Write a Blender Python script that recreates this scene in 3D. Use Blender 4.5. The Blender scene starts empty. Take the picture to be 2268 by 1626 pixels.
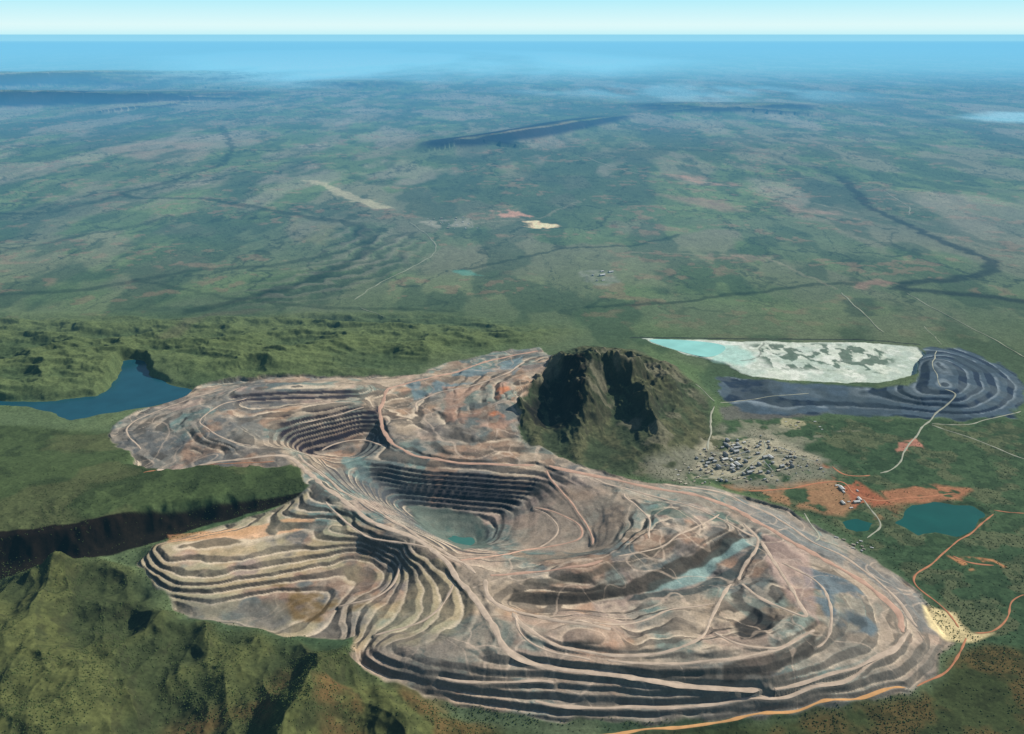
import bpy, math, random
import numpy as np
random.seed(7); np.random.seed(7)
# ------------------------------------------------------------------ camera set-up: image pixels cast onto the ground
H=2500.0; TH=math.radians(20.79); F=1963.0; CX=1134.0; CY=813.0
cT,sT=math.cos(TH),math.sin(TH)
def P(u,v,z=0.0):
    dx=(u-CX)/F; up=-(v-CY)/F
    d=np.array([dx, cT+up*sT, -sT+up*cT]); t=(z-H)/d[2]
    return d[0]*t, d[1]*t
def lin(r,g,b,k=1.0):
    return np.array([((c/255.0)/12.92 if c/255.0<=0.04045 else ((c/255.0+0.055)/1.055)**2.4)*k for c in (r,g,b)],dtype=np.float32)
sc=bpy.context.scene
COL=sc.collection
# ------------------------------------------------------------------ grid (finer near, coarser far)
U0,U1,DU=-560.0,2830.0,1.9
V0,V1,DV=84.0,1960.0,1.5
us=np.arange(U0,U1+.1,DU); vs=np.arange(V0,V1+.1,DV)
NC,NR=len(us),len(vs)
upv=-(vs-CY)/F
ys=(cT+upv*sT)*(-H)/(-sT+upv*cT)
dep=ys*cT+H*sT
Y=np.repeat(ys[:,None],NC,1).astype(np.float32)
DEP=np.repeat(dep[:,None],NC,1).astype(np.float32)
X=(((us-CX)/F)[None,:]*dep[:,None]).astype(np.float32)
def gi(x,y):
    x=np.asarray(x,float);y=np.asarray(y,float)
    d=y*cT+H*sT
    v=CY-F*(y*sT-H*cT)/d
    return (v-V0)/DV, (CX+F*x/d-U0)/DU
def sample(A,x,y):
    r,c=gi(x,y)
    r=np.clip(r,0,NR-1.001); c=np.clip(c,0,NC-1.001)
    r0=r.astype(int); c0=c.astype(int); fr=r-r0; fc=c-c0
    return (A[r0,c0]*(1-fr)*(1-fc)+A[r0+1,c0]*fr*(1-fc)+A[r0,c0+1]*(1-fr)*fc+A[r0+1,c0+1]*fr*fc)
# ------------------------------------------------------------------ noise
def vn(x,y,seed):
    xi=np.floor(x);yi=np.floor(y)
    fx=(x-xi).astype(np.float32);fy=(y-yi).astype(np.float32)
    fx=fx*fx*(3-2*fx);fy=fy*fy*(3-2*fy)
    xi=xi.astype(np.int64);yi=yi.astype(np.int64)
    def h(a,b):
        k=(a*374761393+b*668265263+seed*974634777)&0xffffffff
        k=((k^(k>>13))*1274126177)&0xffffffff
        return ((k^(k>>16))&0xffff).astype(np.float32)/65535.0
    a=h(xi,yi);b=h(xi+1,yi);c=h(xi,yi+1);d=h(xi+1,yi+1)
    return (a*(1-fx)+b*fx)*(1-fy)+(c*(1-fx)+d*fx)*fy
def fbm(x,y,wl,octv=4,seed=1,ridge=False,gain=.5):
    s=0;a=1.0;t=0
    for o in range(octv):
        ca,sa=math.cos(o*1.1+.3),math.sin(o*1.1+.3)
        n=vn((x*ca-y*sa)/wl+o*17.3,(x*sa+y*ca)/wl-o*9.1,seed+o)
        if ridge: n=1-abs(2*n-1)
        s=s+a*n;t+=a;a*=gain;wl*=.5
    return s/t
def sst(a,b,x):
    t=np.clip((x-a)/(b-a),0,1); return t*t*(3-2*t)
LS=(DEP/4500.0)
N1=fbm(X,Y,700,4,11); N2=fbm(X,Y,160,4,21); N3=fbm(X,Y,2600,4,31); N4=fbm(X,Y,50,3,41)
NW1=fbm(X,Y,130,3,51)-.5; NW2=fbm(X,Y,130,3,61)-.5
WX=X+NW1*60*np.minimum(LS,6); WY=Y+NW2*60*np.minimum(LS,8)
# ------------------------------------------------------------------ region helpers (image pixels cast to plan coordinates)
def wpoly(pts,z=0.0):
    return [P(p[0],p[1],p[2] if len(p)>2 else z) for p in pts]
def bbox(w,m):
    xs=[p[0] for p in w]; yy=[p[1] for p in w]
    xa,xb,ya,yb=min(xs)-m,max(xs)+m,max(min(yy)-m,1200),max(yy)+m
    r,c=gi([xa,xa,xb,xb],[ya,yb,ya,yb])
    r0=int(max(0,math.floor(min(r))-1)); r1=int(min(NR,math.ceil(max(r))+2))
    c0=int(max(0,math.floor(min(c))-1)); c1=int(min(NC,math.ceil(max(c))+2))
    return slice(r0,r1),slice(c0,c1)
def sdf(w,m,warp=1.0):
    sl=bbox(w,m)
    x=X[sl]*(1-warp)+WX[sl]*warp; y=Y[sl]*(1-warp)+WY[sl]*warp
    d=np.full(x.shape,1e12,np.float32); ins=np.zeros(x.shape,bool)
    n=len(w)
    for i in range(n):
        ax,ay=w[i];bx,by=w[(i+1)%n]
        ex,ey=bx-ax,by-ay; L=ex*ex+ey*ey+1e-9
        t=np.clip(((x-ax)*ex+(y-ay)*ey)/L,0,1)
        d=np.minimum(d,(x-ax-t*ex)**2+(y-ay-t*ey)**2)
        if ey!=0:
            cond=((ay>y)!=(by>y))&(x<(ex*(y-ay)/ey+ax)); ins^=cond
    d=np.sqrt(d); d[ins]*=-1
    return sl,d
def region(pts,soft=30,z=0.0,warp=1.0):
    w=wpoly(pts,z); sl,d=sdf(w,soft*1.5+60,warp)
    M=np.zeros(X.shape,np.float32); M[sl]=1-sst(-soft/2,soft/2,d); return M
def linemask(pts,width,z=0.0,warp=1.0,soft=1.0):
    w=wpoly(pts,z); M=np.zeros(X.shape,np.float32)
    for i in range(len(w)-1):
        (ax,ay),(bx,by)=w[i],w[i+1]
        sl=bbox([w[i],w[i+1]],width*3+150)
        x=X[sl]*(1-warp)+WX[sl]*warp; y=Y[sl]*(1-warp)+WY[sl]*warp
        ex,ey=bx-ax,by-ay; L=ex*ex+ey*ey+1e-9
        t=np.clip(((x-ax)*ex+(y-ay)*ey)/L,0,1)
        d=np.sqrt((x-ax-t*ex)**2+(y-ay-t*ey)**2)
        M[sl]=np.maximum(M[sl],1-sst(width*.5,width*.5+width*soft,d))
    return M
# ------------------------------------------------------------------ control heights
ctl=[]; ctw=[]
def cl(z,*pts):
    prev=None
    for p in pts:
        q=(p[0],p[1],p[2] if len(p)>2 else z)
        if prev is not None:
            n=int(math.hypot(q[0]-prev[0],(q[1]-prev[1])*1.5)//60)
            for k in range(1,n+1):
                t=k/(n+1); ctl.append(tuple(prev[i]*(1-t)+q[i]*t for i in range(3)))
        ctl.append(q); prev=q
def sp(*pts):
    for p in pts: ctl.append(p)
for u in range(-700,3000,160): sp((u,700,0),(u,735,3))
for u in range(-700,3000,200): sp((u,1860,-20))
for v in range(780,1860,110): sp((2380,v,0),(2700,v,0),(-300,v,0) if v<1000 else (2380,v+40,0))
sp((1500,728,2),(1800,730,2),(2100,745,0),(1600,900,8),(1600,1000,6),(1750,950,4),(1900,960,0),(2100,970,0),(1700,1075,2),(1850,1150,0),
   (2000,1250,0),(2050,1150,-4),(1950,1000,0),(1480,1040,14),(2200,1300,0),(2200,1500,-5),(2180,1180,0))
sp((1300,745,15),(1200,755,25),(1400,745,10),(1100,765,25),(1500,765,20),(1560,830,15))
# south east dump
cl(0,(1600,1083),(1760,1130),(1900,1215),(2030,1305),(2110,1420,-5),(2060,1490,-10),(2010,1530,-15),(1880,1557,-20),(1700,1590,-28),(1450,1605,-30),(1250,1598,-30),(1080,1570,-25),(950,1540,-8),(850,1505,8),(780,1465,15))
cl(40,(1640,1112),(1780,1190),(1900,1240),(2000,1325),(2050,1420),(2010,1490,20),(1880,1530,12),(1700,1556,8),(1500,1568,6),(1300,1566,6),(1160,1552,8),(1000,1530,18))
cl(60,(1560,1120,50),(1740,1200),(1860,1260),(1960,1340),(1975,1410),(1900,1465,55),(1830,1495,45),(1700,1528,42),(1450,1530,42),(1250,1515,46),(1080,1508,46),(950,1490,52),(840,1440,60))
cl(82,(1900,1330),(1890,1400),(1790,1450),(1700,1490),(1450,1500),(1300,1482),(1140,1466))
cl(112,(1830,1340),(1800,1400),(1740,1430),(1590,1455),(1400,1452),(1250,1435),(1150,1415),(1110,1380))
sp((1700,1300,100),(1500,1370,92),(1300,1370,98),(1200,1395,110),(1650,1390,88),(1750,1250,70),(1680,1340,85),(1400,1410,104),(1560,1410,94))
cl(52,(1160,1335,62),(1300,1335),(1450,1312),(1560,1285),(1640,1230),(1680,1190))
cl(88,(1130,1300),(1300,1300),(1430,1265),(1540,1215),(1600,1165))
cl(122,(1180,1255,95),(1300,1245),(1400,1215),(1480,1170),(1500,1140,95))
cl(55,(1240,1035,30),(1330,1060,40),(1450,1085,50),(1560,1100,50))
sp((1560,1260,36),(1600,1230,32),(1650,1200,32),(1600,1300,60),(1450,1110,60),(1380,1120,50),(1640,1370,70),(1660,1385,62))
# pit
sp((950,1150,-150),(980,1168,-170),(1020,1180,-182),(1060,1192,-178),(1030,1208,-180),(1060,1160,-160),(920,1130,-140))
cl(-125,(890,1112),(960,1118),(1110,1132),(1118,1150),(1112,1180))
cl(-60,(830,1060),(900,1075),(955,1080),(1175,1096),(1195,1130),(1200,1180),(1180,1210))
cl(0,(790,1025),(880,1035),(955,1046),(1195,1062),(1290,1110),(1320,1160),(1300,1215))
cl(20,(865,990),(930,1010),(1000,1025),(1100,1028),(1200,1030,30))
cl(90,(640,995,70),(680,1045,80),(740,1090),(850,1165),(950,1212),(1040,1270),(1080,1340),(1110,1400,100),(1120,1450,100))
cl(60,(1000,1232,60),(1090,1225,40),(1150,1232,50))
# south west lobe
cl(60,(640,1122),(740,1160),(830,1195),(930,1243),(990,1300),(990,1350),(930,1390,50))
cl(40,(350,1208,10),(450,1198,30),(600,1180),(700,1155),(760,1160))
cl(12,(370,1245,5),(560,1235),(700,1222),(800,1212),(870,1230),(890,1270),(870,1340),(800,1385,5))
cl(-18,(400,1300),(500,1290),(650,1272),(760,1262),(825,1262),(825,1300),(770,1340))
cl(-45,(480,1340),(600,1320),(700,1320),(720,1350))
sp((430,1365,-50),(600,1400,-40),(760,1410,-25),(650,1370,-45),(310,1240,-35),(325,1290,-50),(390,1335,-60),(290,1215,-38))
# plateau and cliff
def along(pts,zl,val):
    for i in range(len(pts)-1):
        for k in range(4):
            t=k/4; u=pts[i][0]*(1-t)+pts[i+1][0]*t; v=pts[i][1]*(1-t)+pts[i+1][1]*t
            x,y=P(u,v,zl); ctw.append((x,y,val))
along([(-500,1192),(-200,1190),(0,1180),(200,1152),(400,1116),(500,1100)],75,-18)
ctl.extend([(610,1084,40),(690,1074,84)])
along([(-500,1130),(-200,1130),(0,1120),(200,1090),(330,1070)],75,-12)
sp((400,1060,10),(600,1048,60),(0,1000,8),(200,1035,12),(100,960,5),(0,930,0),(200,985,8),(-300,1030,8),(380,1050,20),(520,1030,50))
cl(-45,(-500,1310),(-200,1308),(0,1292),(200,1252),(300,1222,-38),(420,1180,-22),(520,1154,-5),(640,1112,40))
# foreground
sp((100,1340,-70),(200,1400,-40),(100,1500,0),(400,1450,-5),(600,1500,5),(700,1600,-10),(1000,1620,-32),(1300,1650,-34),(1700,1660,-30),(2100,1620,-15),(-200,1400,-20),(-200,1600,0),(300,1600,15),(550,1440,10),(720,1470,10),(850,1560,-5))
# north west dump
cl(0,(330,1047),(290,1015),(258,980),(243,945),(320,903),(400,870),(490,845),(650,838),(860,835,20))
cl(22,(470,862),(400,885),(318,925),(292,955),(340,1005),(400,1015))
cl(46,(480,875),(400,915),(372,950),(415,985),(500,1000))
cl(75,(520,880),(450,915),(450,945),(500,972),(570,985),(640,995))
cl(95,(540,862),(620,856),(700,858),(790,858))
cl(52,(540,892),(620,888),(700,889),(780,884))
cl(74,(590,914),(660,903),(740,891),(800,888))
cl(60,(620,945),(700,925),(770,912),(830,902))
cl(-45,(680,1004),(740,992),(790,978),(830,968))
sp((780,1005,-55),(720,1030,10),(560,950,66),(600,970,62))
# north sector
sp((1195,775,50),(1100,795,50),(1000,828,46),(925,845,46),(862,858,50),(842,900,42),(845,945,30))
sp((1000,900,62),(950,900,45),(1080,880,105),(1150,840,135),(1050,960,60),(1100,1000,36),(920,960,25),(1100,820,80),(1000,860,52),(930,880,35),(1180,805,90),(1140,960,62),(1150,900,118))
# mountain : a jagged crest of several peaks, a steep shadowed hollow and spurs running out
sp((1238,808,165),(1262,793,250),(1284,800,215),(1310,781,325),(1332,795,245),(1354,787,285),(1382,808,190),(1410,809,225),(1440,836,125),(1470,846,135),(1512,885,58))
cl(240,(1302,815,290),(1304,850,235),(1290,895,155),(1265,940,80),(1240,985,45))
cl(130,(1372,830,190),(1405,870,150),(1440,920,100),(1460,970,60),(1450,1020,30))
cl(90,(1350,870,90),(1345,930,40),(1330,980,18))
sp((1235,840,105),(1240,880,58),(1215,875,56),(1195,905,36),(1225,925,26),(1205,945,26),(1400,950,50),(1240,960,38),(1500,950,40),(1550,930,20),(1560,990,8),(1400,1015,26),(1300,1000,26),(1220,1010,28),(1480,900,70),(1430,860,70),(1500,1000,24))
cl(120,(1200,818,140),(1170,845,150),(1150,882,135),(1130,925,95))
# tailings and grey dump
sp((1450,757,14),(1600,770,14),(1800,800,14),(2000,800,14),(1700,760,14),(1950,760,14),(1700,830,14),(1950,840,14),(1520,800,8))
cl(82,(2070,798),(2110,828),(2110,858),(2040,878,58))
cl(46,(2110,790),(2165,820),(2175,862),(2120,888),(2030,892,28))
cl(0,(2150,772),(2240,822),(2278,870),(2236,922),(2100,928),(1900,918,3),(1640,915,6))
sp((1900,872,26),(1750,872,24),(1640,860,14))
# north lake surroundings and green hills
sp((300,850,-6),(200,905,-6),(60,895,-6),(380,870,-4),(430,800,45),(600,805,60),(800,810,60),(950,800,40),(100,830,55),(0,820,50),(200,830,40),(500,755,25),(700,765,30),(900,760,25),(300,770,10),(80,775,8),(150,1000,8),(600,775,15),(850,785,18))
seen={}
for (u,v,z) in ctl:
    x,y=P(u,v,z); seen[(round(x/12),round(y/12))]=(x,y,z)
for (x,y,z) in ctw: seen[(round(x/12),round(y/12))]=(x,y,z)
C=np.array(list(seen.values()))
c2=40.0**2
D=np.sqrt((C[:,None,0]-C[None,:,0])**2+(C[:,None,1]-C[None,:,1])**2+c2)/1000
A=D+np.eye(len(C))*(-0.01); n=len(C)
M_=np.zeros((n+1,n+1)); M_[:n,:n]=A; M_[:n,n]=1; M_[n,:n]=1
sol=np.linalg.solve(M_,np.append(C[:,2],0)); wts=sol[:n]; c0=sol[n]
gx=np.arange(-6500,7000,25.0); gy=np.arange(1700,8600,25.0)
G=np.empty((len(gy),len(gx)))
for j,yy in enumerate(gy):
    d=np.sqrt((gx[:,None]-C[None,:,0])**2+(yy-C[None,:,1])**2+c2)/1000
    G[j]=d@wts+c0
def gsample(x,y):
    fx=np.clip((x-gx[0])/25.0,0,len(gx)-1.001); fy=np.clip((y-gy[0])/25.0,0,len(gy)-1.001)
    i=fx.astype(int);j=fy.astype(int);a=fx-i;b=fy-j
    return (G[j,i]*(1-a)*(1-b)+G[j,i+1]*a*(1-b)+G[j+1,i]*(1-a)*b+G[j+1,i+1]*a*b)
S=gsample(X,Y).astype(np.float32)
near=1-sst(7600,8300,Y)
S=S*near
# ------------------------------------------------------------------ regions
mine_px=[(1195,770),(1225,790),(1200,830),(1165,870),(1140,920),(1150,975),(1240,1012),(1330,1045),(1450,1072),(1600,1085),(1760,1132),(1900,1218),(2030,1308),(2110,1420),(2070,1485),(2010,1530),(1880,1556),(1700,1588),(1450,1602),(1250,1594),(1080,1566),(950,1538),(850,1508),(780,1465),(780,1412),(600,1402),(430,1368),(390,1338),(335,1290),(315,1240),(350,1206),(480,1172),(640,1114),(690,1075),(640,1030),(520,1040),(330,1050),(290,1015),(245,975),(243,945),(320,903),(400,870),(490,845),(650,838),(830,838),(920,830),(1000,805),(1090,780)]
def zc(pts,zf):
    out=[]
    for (u,v) in pts:
        z=0.0
        for _ in range(12):
            x,y=P(u,v,z); z=0.5*z+0.5*float(gsample(np.array([x]),np.array([y]))[0])
        out.append((u,v,z))
    return out
def R(pts,soft=30,warp=1.0): return region(zc(pts,0),soft,0,warp)
mine=R(mine_px,30,1.3)
sw=R([(690,1085),(850,1170),(1000,1245),(1060,1330),(1040,1400),(930,1430),(780,1440),(560,1420),(380,1370),(300,1290),(290,1220),(340,1185),(500,1145)],60)
se=R([(1000,1230),(1180,1235),(1300,1215),(1330,1130),(1260,1040),(1450,1070),(1600,1085),(1760,1132),(1900,1218),(2030,1308),(2120,1420),(2070,1495),(2010,1540),(1700,1600),(1250,1610),(850,1520),(770,1460),(950,1420),(1040,1400),(1060,1330)],60)
sein=R([(1060,1290),(1180,1240),(1300,1190),(1400,1110),(1560,1120),(1740,1200),(1830,1270),(1850,1340),(1800,1395),(1740,1420),(1590,1445),(1400,1445),(1250,1430),(1150,1410),(1100,1370)],60)
pit=R([(700,1000),(840,960),(870,990),(1000,1022),(1200,1030),(1300,1080),(1330,1150),(1300,1222),(1150,1232),(1000,1225),(850,1155),(740,1080)],50)
cut=R([(500,850),(800,845),(840,900),(850,960),(780,985),(700,1015),(600,1000),(520,930)],80)
east=R([(1195,1066),(1290,1085),(1400,1110),(1340,1230),(1160,1235),(1095,1205),(1112,1142),(1170,1110)],70)
floor=R([(905,1122),(985,1130),(1060,1142),(1095,1170),(1090,1212),(1030,1218),(960,1180)],30)
mount=R([(1145,880),(1185,825),(1235,785),(1300,768),(1400,776),(1490,812),(1560,880),(1595,960),(1590,1030),(1480,1062),(1340,1045),(1230,1012),(1150,985),(1135,930)],140)
north=np.clip(mine-sw-se-pit,0,1)
grey=R([(2044,772),(2130,770),(2225,812),(2280,870),(2236,924),(2100,930),(1900,918),(1640,915),(1590,870),(1600,835),(1650,838),(1780,848),(2025,852)],50,1.5)
tail_px=[(1420,750),(1500,751),(1680,757),(1900,757),(2030,768),(2042,790),(2025,838),(1980,846),(1880,850),(1780,843),(1700,838),(1640,826),(1600,800),(1530,785),(1470,768)]
tail=region([(u,v,14) for u,v in tail_px],14,0,.8)
lake_px=[(268,798),(318,797),(335,830),(370,848),(430,862),(400,882),(340,898),(290,908),(220,920),(160,932),(130,918),(70,902),(-60,896),(-160,892),(-60,886),(60,890),(140,884),(210,878),(250,855),(268,825)]
lake2_px=[(1980,1158),(2000,1142),(2022,1120),(2070,1113),(2110,1121),(2150,1120),(2182,1140),(2160,1160),(2165,1172),(2120,1188),(2070,1182),(2030,1186),(2010,1172)]
lake3_px=[(1868,1156),(1900,1150),(1935,1160),(1930,1176),(1895,1180),(1872,1170)]
pond_px=[(985,1192),(1004,1186),(1022,1193),(1045,1190),(1052,1201),(1040,1210),(1010,1207)]
# ------------------------------------------------------------------ relief
Z=S.copy()
R1=fbm(X+NW1*70,Y+NW2*70,640,5,71,ridge=True,gain=.36)
R2=fbm(X+NW2*40,Y+NW1*40,210,4,81,ridge=True)
R3=fbm(X*.95+Y*.35+NW1*40,(Y*.42-X*.15)+NW2*40,380,4,77,ridge=True,gain=.38)
RM=fbm(X+NW1*60+Y*.12,Y*.42+NW2*60,230,4,401,ridge=True,gain=.5)
clear=1-np.clip(mine+grey+tail,0,1)
fore=R([(-700,1250),(0,1285),(200,1250),(290,1270),(330,1320),(400,1385),(600,1415),(780,1445),(830,1510),(950,1560),(1100,1680),(1300,1960),(-900,1960)],160)
Z+=fore*clear*((R1-.55)*190+(R3-.5)*190+(R2-.5)*16)
U2=np.repeat(us[None,:],NR,0)
platp=[(-900,900,5),(100,945,5),(240,960,5),(330,1052,10),(640,1035,60),(700,1068,80),(640,1092,65),(560,1106,45),(400,1142,22),(200,1196,20),(0,1230,20),(-200,1244,20),(-900,1254,20)]
plat=region(platp,110,0,1.6)
yf=P(0,1180,60)[1]
Z+=plat*clear*116*(1-sst(300,1300,Y-yf))*(1-sst(440,700,U2)*.999)
cliffz=R([(-700,1172),(0,1160),(400,1095),(690,1070),(700,1110),(420,1190),(200,1268),(0,1306),(-700,1325)],40)
Z+=cliffz*clear*(R2-.5)*18
hb=region([(-700,700),(400,710),(700,700),(1000,700),(1250,735),(1200,760),(1000,800),(830,835),(500,845),(330,815),(250,880),(0,885),(-700,890)],650,0)
Rh=fbm(X*.5+Y*.16+NW1*60,Y+NW2*60,380,5,91,ridge=True,gain=.5)
Z+=hb*clear*((Rh-.5)*170+(R2-.5)*22)
sx0,sy0=P(470,520)
strat=region([(700,520),(820,500),(930,540),(900,590),(780,640),(640,670),(520,670),(620,620),(740,560)],900,0)
rad=np.hypot((X-sx0),(Y-sy0))+(NW1+NW2)*110+(N1-.5)*500
sband=.5+.5*np.sin(rad/42.0)
Z+=strat*(sband*16+8)*sst(8000,8600,Y)
Z+=mount*clear*((R2-.55)*90+(RM-.6)*190+(R3-.5)*30)*sst(-10,130,S)
plateau=plat
Z+=plateau*(R2-.5)*9
Z+=clear*(N1-.5)*10*sst(1500,3000,Y)*(1-hb)
Z+=(N3-.5)*70*sst(8000,16000,Y)+(N1-.5)*36*sst(8000,11000,Y)*(1-sst(16000,20000,Y))
Z+=(N2-.5)*3*(1-sst(12000,16000,Y))
NM=fbm(X+NW1*80,Y+NW2*80,520,4,181); NM2=fbm(X,Y,900,3,187)
Z+=mine*((NM-.5)*(62*sein+34*sw+26*se*(1-sein)+6*pit+42*north*(1-.7*cut))+(NM2-.5)*20*(1-pit)+(R2-.5)*7*(1-pit))
# terraces with uneven bench heights
def terr(step,ph,flat=.5,keep=.12,wob=.3,seed=1,var=.65):
    rs=np.random.RandomState(seed)
    hs=step*(1+var*rs.uniform(-1,1,120)); lv=np.cumsum(hs); lv=lv-lv[40]+ph*step
    o=((N1-.5)*wob+(N2-.5)*.2)*step
    zz=Z+o
    s=np.interp(zz,lv,np.arange(120)).astype(np.float32)
    b=np.floor(s); f=s-b
    fl=np.clip(flat+(NM2-.5)*.5+(N1-.5)*.5,.25,.82)
    t=b+np.clip((f-fl)/(1-fl),0,1)
    zt=np.interp(t,np.arange(120),lv).astype(np.float32)-o
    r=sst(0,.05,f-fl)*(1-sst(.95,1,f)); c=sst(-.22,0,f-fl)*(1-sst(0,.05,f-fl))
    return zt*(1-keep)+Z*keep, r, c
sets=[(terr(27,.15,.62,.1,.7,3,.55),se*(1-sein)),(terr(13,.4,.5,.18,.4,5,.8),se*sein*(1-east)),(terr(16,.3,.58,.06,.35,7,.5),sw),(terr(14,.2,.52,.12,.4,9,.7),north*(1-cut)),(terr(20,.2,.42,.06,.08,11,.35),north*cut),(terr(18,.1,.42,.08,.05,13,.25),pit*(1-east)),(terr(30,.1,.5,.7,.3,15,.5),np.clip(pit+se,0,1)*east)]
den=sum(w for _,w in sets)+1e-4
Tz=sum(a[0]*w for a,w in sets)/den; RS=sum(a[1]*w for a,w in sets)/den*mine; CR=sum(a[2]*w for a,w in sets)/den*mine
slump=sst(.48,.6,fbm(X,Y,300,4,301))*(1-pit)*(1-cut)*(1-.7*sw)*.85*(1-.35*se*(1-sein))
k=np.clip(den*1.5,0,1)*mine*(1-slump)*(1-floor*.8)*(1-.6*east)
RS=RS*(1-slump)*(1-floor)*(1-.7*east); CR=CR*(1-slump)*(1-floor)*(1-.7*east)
Zt=Z*(1-k)+k*Tz
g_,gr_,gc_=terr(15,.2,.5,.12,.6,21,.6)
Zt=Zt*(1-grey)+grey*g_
Zt+=mine*((N4-.5)*5+slump*(R2-.5)*14)
Z=Zt*(1-tail)+tail*14.0
# far escarpments
def ridge(pts,hgt,wid,wob=.5,back=4):
    w=wpoly(pts)
    for i in range(len(w)-1):
        (ax,ay),(bx,by)=w[i],w[i+1]
        sl=bbox([w[i],w[i+1]],wid*4)
        ex,ey=bx-ax,by-ay; L=math.hypot(ex,ey)
        xx=X[sl]*(1-wob)+WX[sl]*wob; yy=Y[sl]*(1-wob)+WY[sl]*wob
        t=np.clip(((xx-ax)*ex+(yy-ay)*ey)/L/L,0,1)
        d=np.sqrt((xx-ax-t*ex)**2+(yy-ay-t*ey)**2)
        sgn=np.sign((X[sl]-ax)*ey-(Y[sl]-ay)*ex)
        ww=np.where(sgn>0,wid,wid*back)
        h0=hgt[i] if isinstance(hgt,list) else hgt; h1=hgt[i+1] if isinstance(hgt,list) else hgt
        hh=(h0*(1-t)+h1*t)*(1-sst(0,1,d/ww))*(.9+.2*N3[sl])
        RID[sl]=np.maximum(RID[sl],hh)
RID=np.zeros(X.shape,np.float32)
ridge([(860,318),(950,320),(1040,324),(1150,309),(1250,289),(1330,271),(1410,254)],[10,40,150,190,170,140,30],900,0,2)
ridge([(1455,250),(1520,243),(1600,247),(1700,243),(1780,250)],[40,170,140,150,30],1400,0,3)
ridge([(-300,236),(0,232),(120,230),(230,226),(320,236)],[450,470,370,280,30],2200,0)
ridge([(-300,190),(0,186),(170,180),(360,190)],[500,500,450,60],4000,0)
ridge([(720,196),(790,190),(860,199)],[10,150,10],2000,0)
ridge([(330,240),(370,236)],[90,90],1100,0)
Z+=RID
# water basins
waters=[]
def basin(pts,zw,name,label,depthw=8,shore=45):
    global Z
    w=wpoly([(u,v,zw) for u,v in pts])
    sl,d=sdf(w,shore*2,.8)
    tgt=zw+np.clip(d/10.0,-depthw,1.5)
    m=1-sst(0,shore,d)
    Z[sl]=Z[sl]*(1-m)+tgt*m
    waters.append((w,zw,name,label))
basin(lake_px,-8,"lake","dull blue reservoir lake with two arms between green hills")
basin(lake2_px,-6,"pond","dark teal water storage pond beside red dirt tracks",6,30)
basin(lake3_px,-5,"pond","small green pond among scrub and gravel roads",6,24)
basin(pond_px,-172,"pit_water","small dull green water pool on the floor of the open pit",5,10)
# ------------------------------------------------------------------ roads
def hit(u,v):
    zs=np.linspace(470,-260,730); dx=(u-CX)/F; up=-(v-CY)/F
    d=np.array([dx,cT+up*sT,-sT+up*cT]); t=(zs-H)/d[2]
    x=d[0]*t;y=d[1]*t; g=sample(Z,x,y)
    b=np.where(zs<=g)[0]
    i=b[0] if len(b) else len(zs)-1
    return float(x[i]),float(y[i])
roads=[]
BD=np.full(X.shape,1e9,np.float32); BH=np.zeros(X.shape,np.float32); BW=np.full(X.shape,10,np.float32)
def smooth(a,k,it=2):
    if len(a)<3: return a
    k=min(k,(len(a)-1)//2)
    for _ in range(it):
        p=np.concatenate([np.full(k,a[0]),a,np.full(k,a[-1])]); cs=np.cumsum(np.insert(p,0,0)); a=(cs[2*k+1:]-cs[:-2*k-1])/(2*k+1)
    return a
def road(kind,pts,width,carve=True):
    w=[hit(u,v) if v>690 else P(u,v) for u,v in pts]
    w=np.array(w); seg=np.hypot(*np.diff(w,axis=0).T); cum=np.insert(np.cumsum(seg),0,0)
    stp=14.0 if w[:,1].mean()<7500 else 60.0
    n=max(4,int(cum[-1]/stp)); t=np.linspace(0,cum[-1],n)
    x=np.interp(t,cum,w[:,0]); y=np.interp(t,cum,w[:,1])
    x=smooth(x,5);y=smooth(y,5)
    x=x+ (vn(t/150.,t*0,5)-.5)*30; y=y+(vn(t/150.,t*0+3,6)-.5)*30
    z=smooth(sample(Z,x,y),4,2)
    roads.append((kind,x,y,z,width))
    if carve:
        for i in range(n-1):
            sl=bbox([(x[i],y[i]),(x[i+1],y[i+1])],width+30)
            ex,ey=x[i+1]-x[i],y[i+1]-y[i]; L=ex*ex+ey*ey+1e-6
            tt=np.clip(((X[sl]-x[i])*ex+(Y[sl]-y[i])*ey)/L,0,1)
            d=np.sqrt((X[sl]-x[i]-tt*ex)**2+(Y[sl]-y[i]-tt*ey)**2)
            b=BD[sl]; up=d<b
            BH[sl]=np.where(up,z[i]*(1-tt)+z[i+1]*tt,BH[sl]); BW[sl]=np.where(up,width*.5,BW[sl]); BD[sl]=np.where(up,d,b)
H_="haul"; O_="ochre"
road(O_,[(1195,776),(1100,795),(1000,828),(920,846),(862,858),(842,900),(845,940),(862,985),(930,1010),(1000,1025),(1100,1030),(1200,1030)],24)
road(H_,[(1160,800),(1120,830),(1060,850),(960,872),(920,890),(930,915)],14)
road(O_,[(1200,1030),(1330,1055),(1450,1080),(1560,1098),(1640,1130),(1740,1195),(1840,1245),(1930,1300),(1992,1360),(2006,1410)],28)
road(H_,[(330,1045),(430,1030),(540,1015),(640,1008),(680,1040),(740,1092),(830,1160),(920,1192),(1000,1245),(1060,1335),(1095,1400),(1125,1455),(1250,1485),(1450,1512),(1700,1522)],26)
road(H_,[(650,1000),(700,1040),(760,1085),(850,1140),(950,1200),(1030,1250),(1065,1275)],15)
road(H_,[(1450,1070),(1600,1088),(1700,1135),(1800,1200),(1900,1248),(1980,1320),(2040,1400)],16)
road(O_,[(1065,1275),(1180,1262),(1300,1255),(1350,1235)],18)
road(H_,[(1065,1275),(1085,1335),(1180,1362),(1290,1378),(1370,1400)],22)
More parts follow.
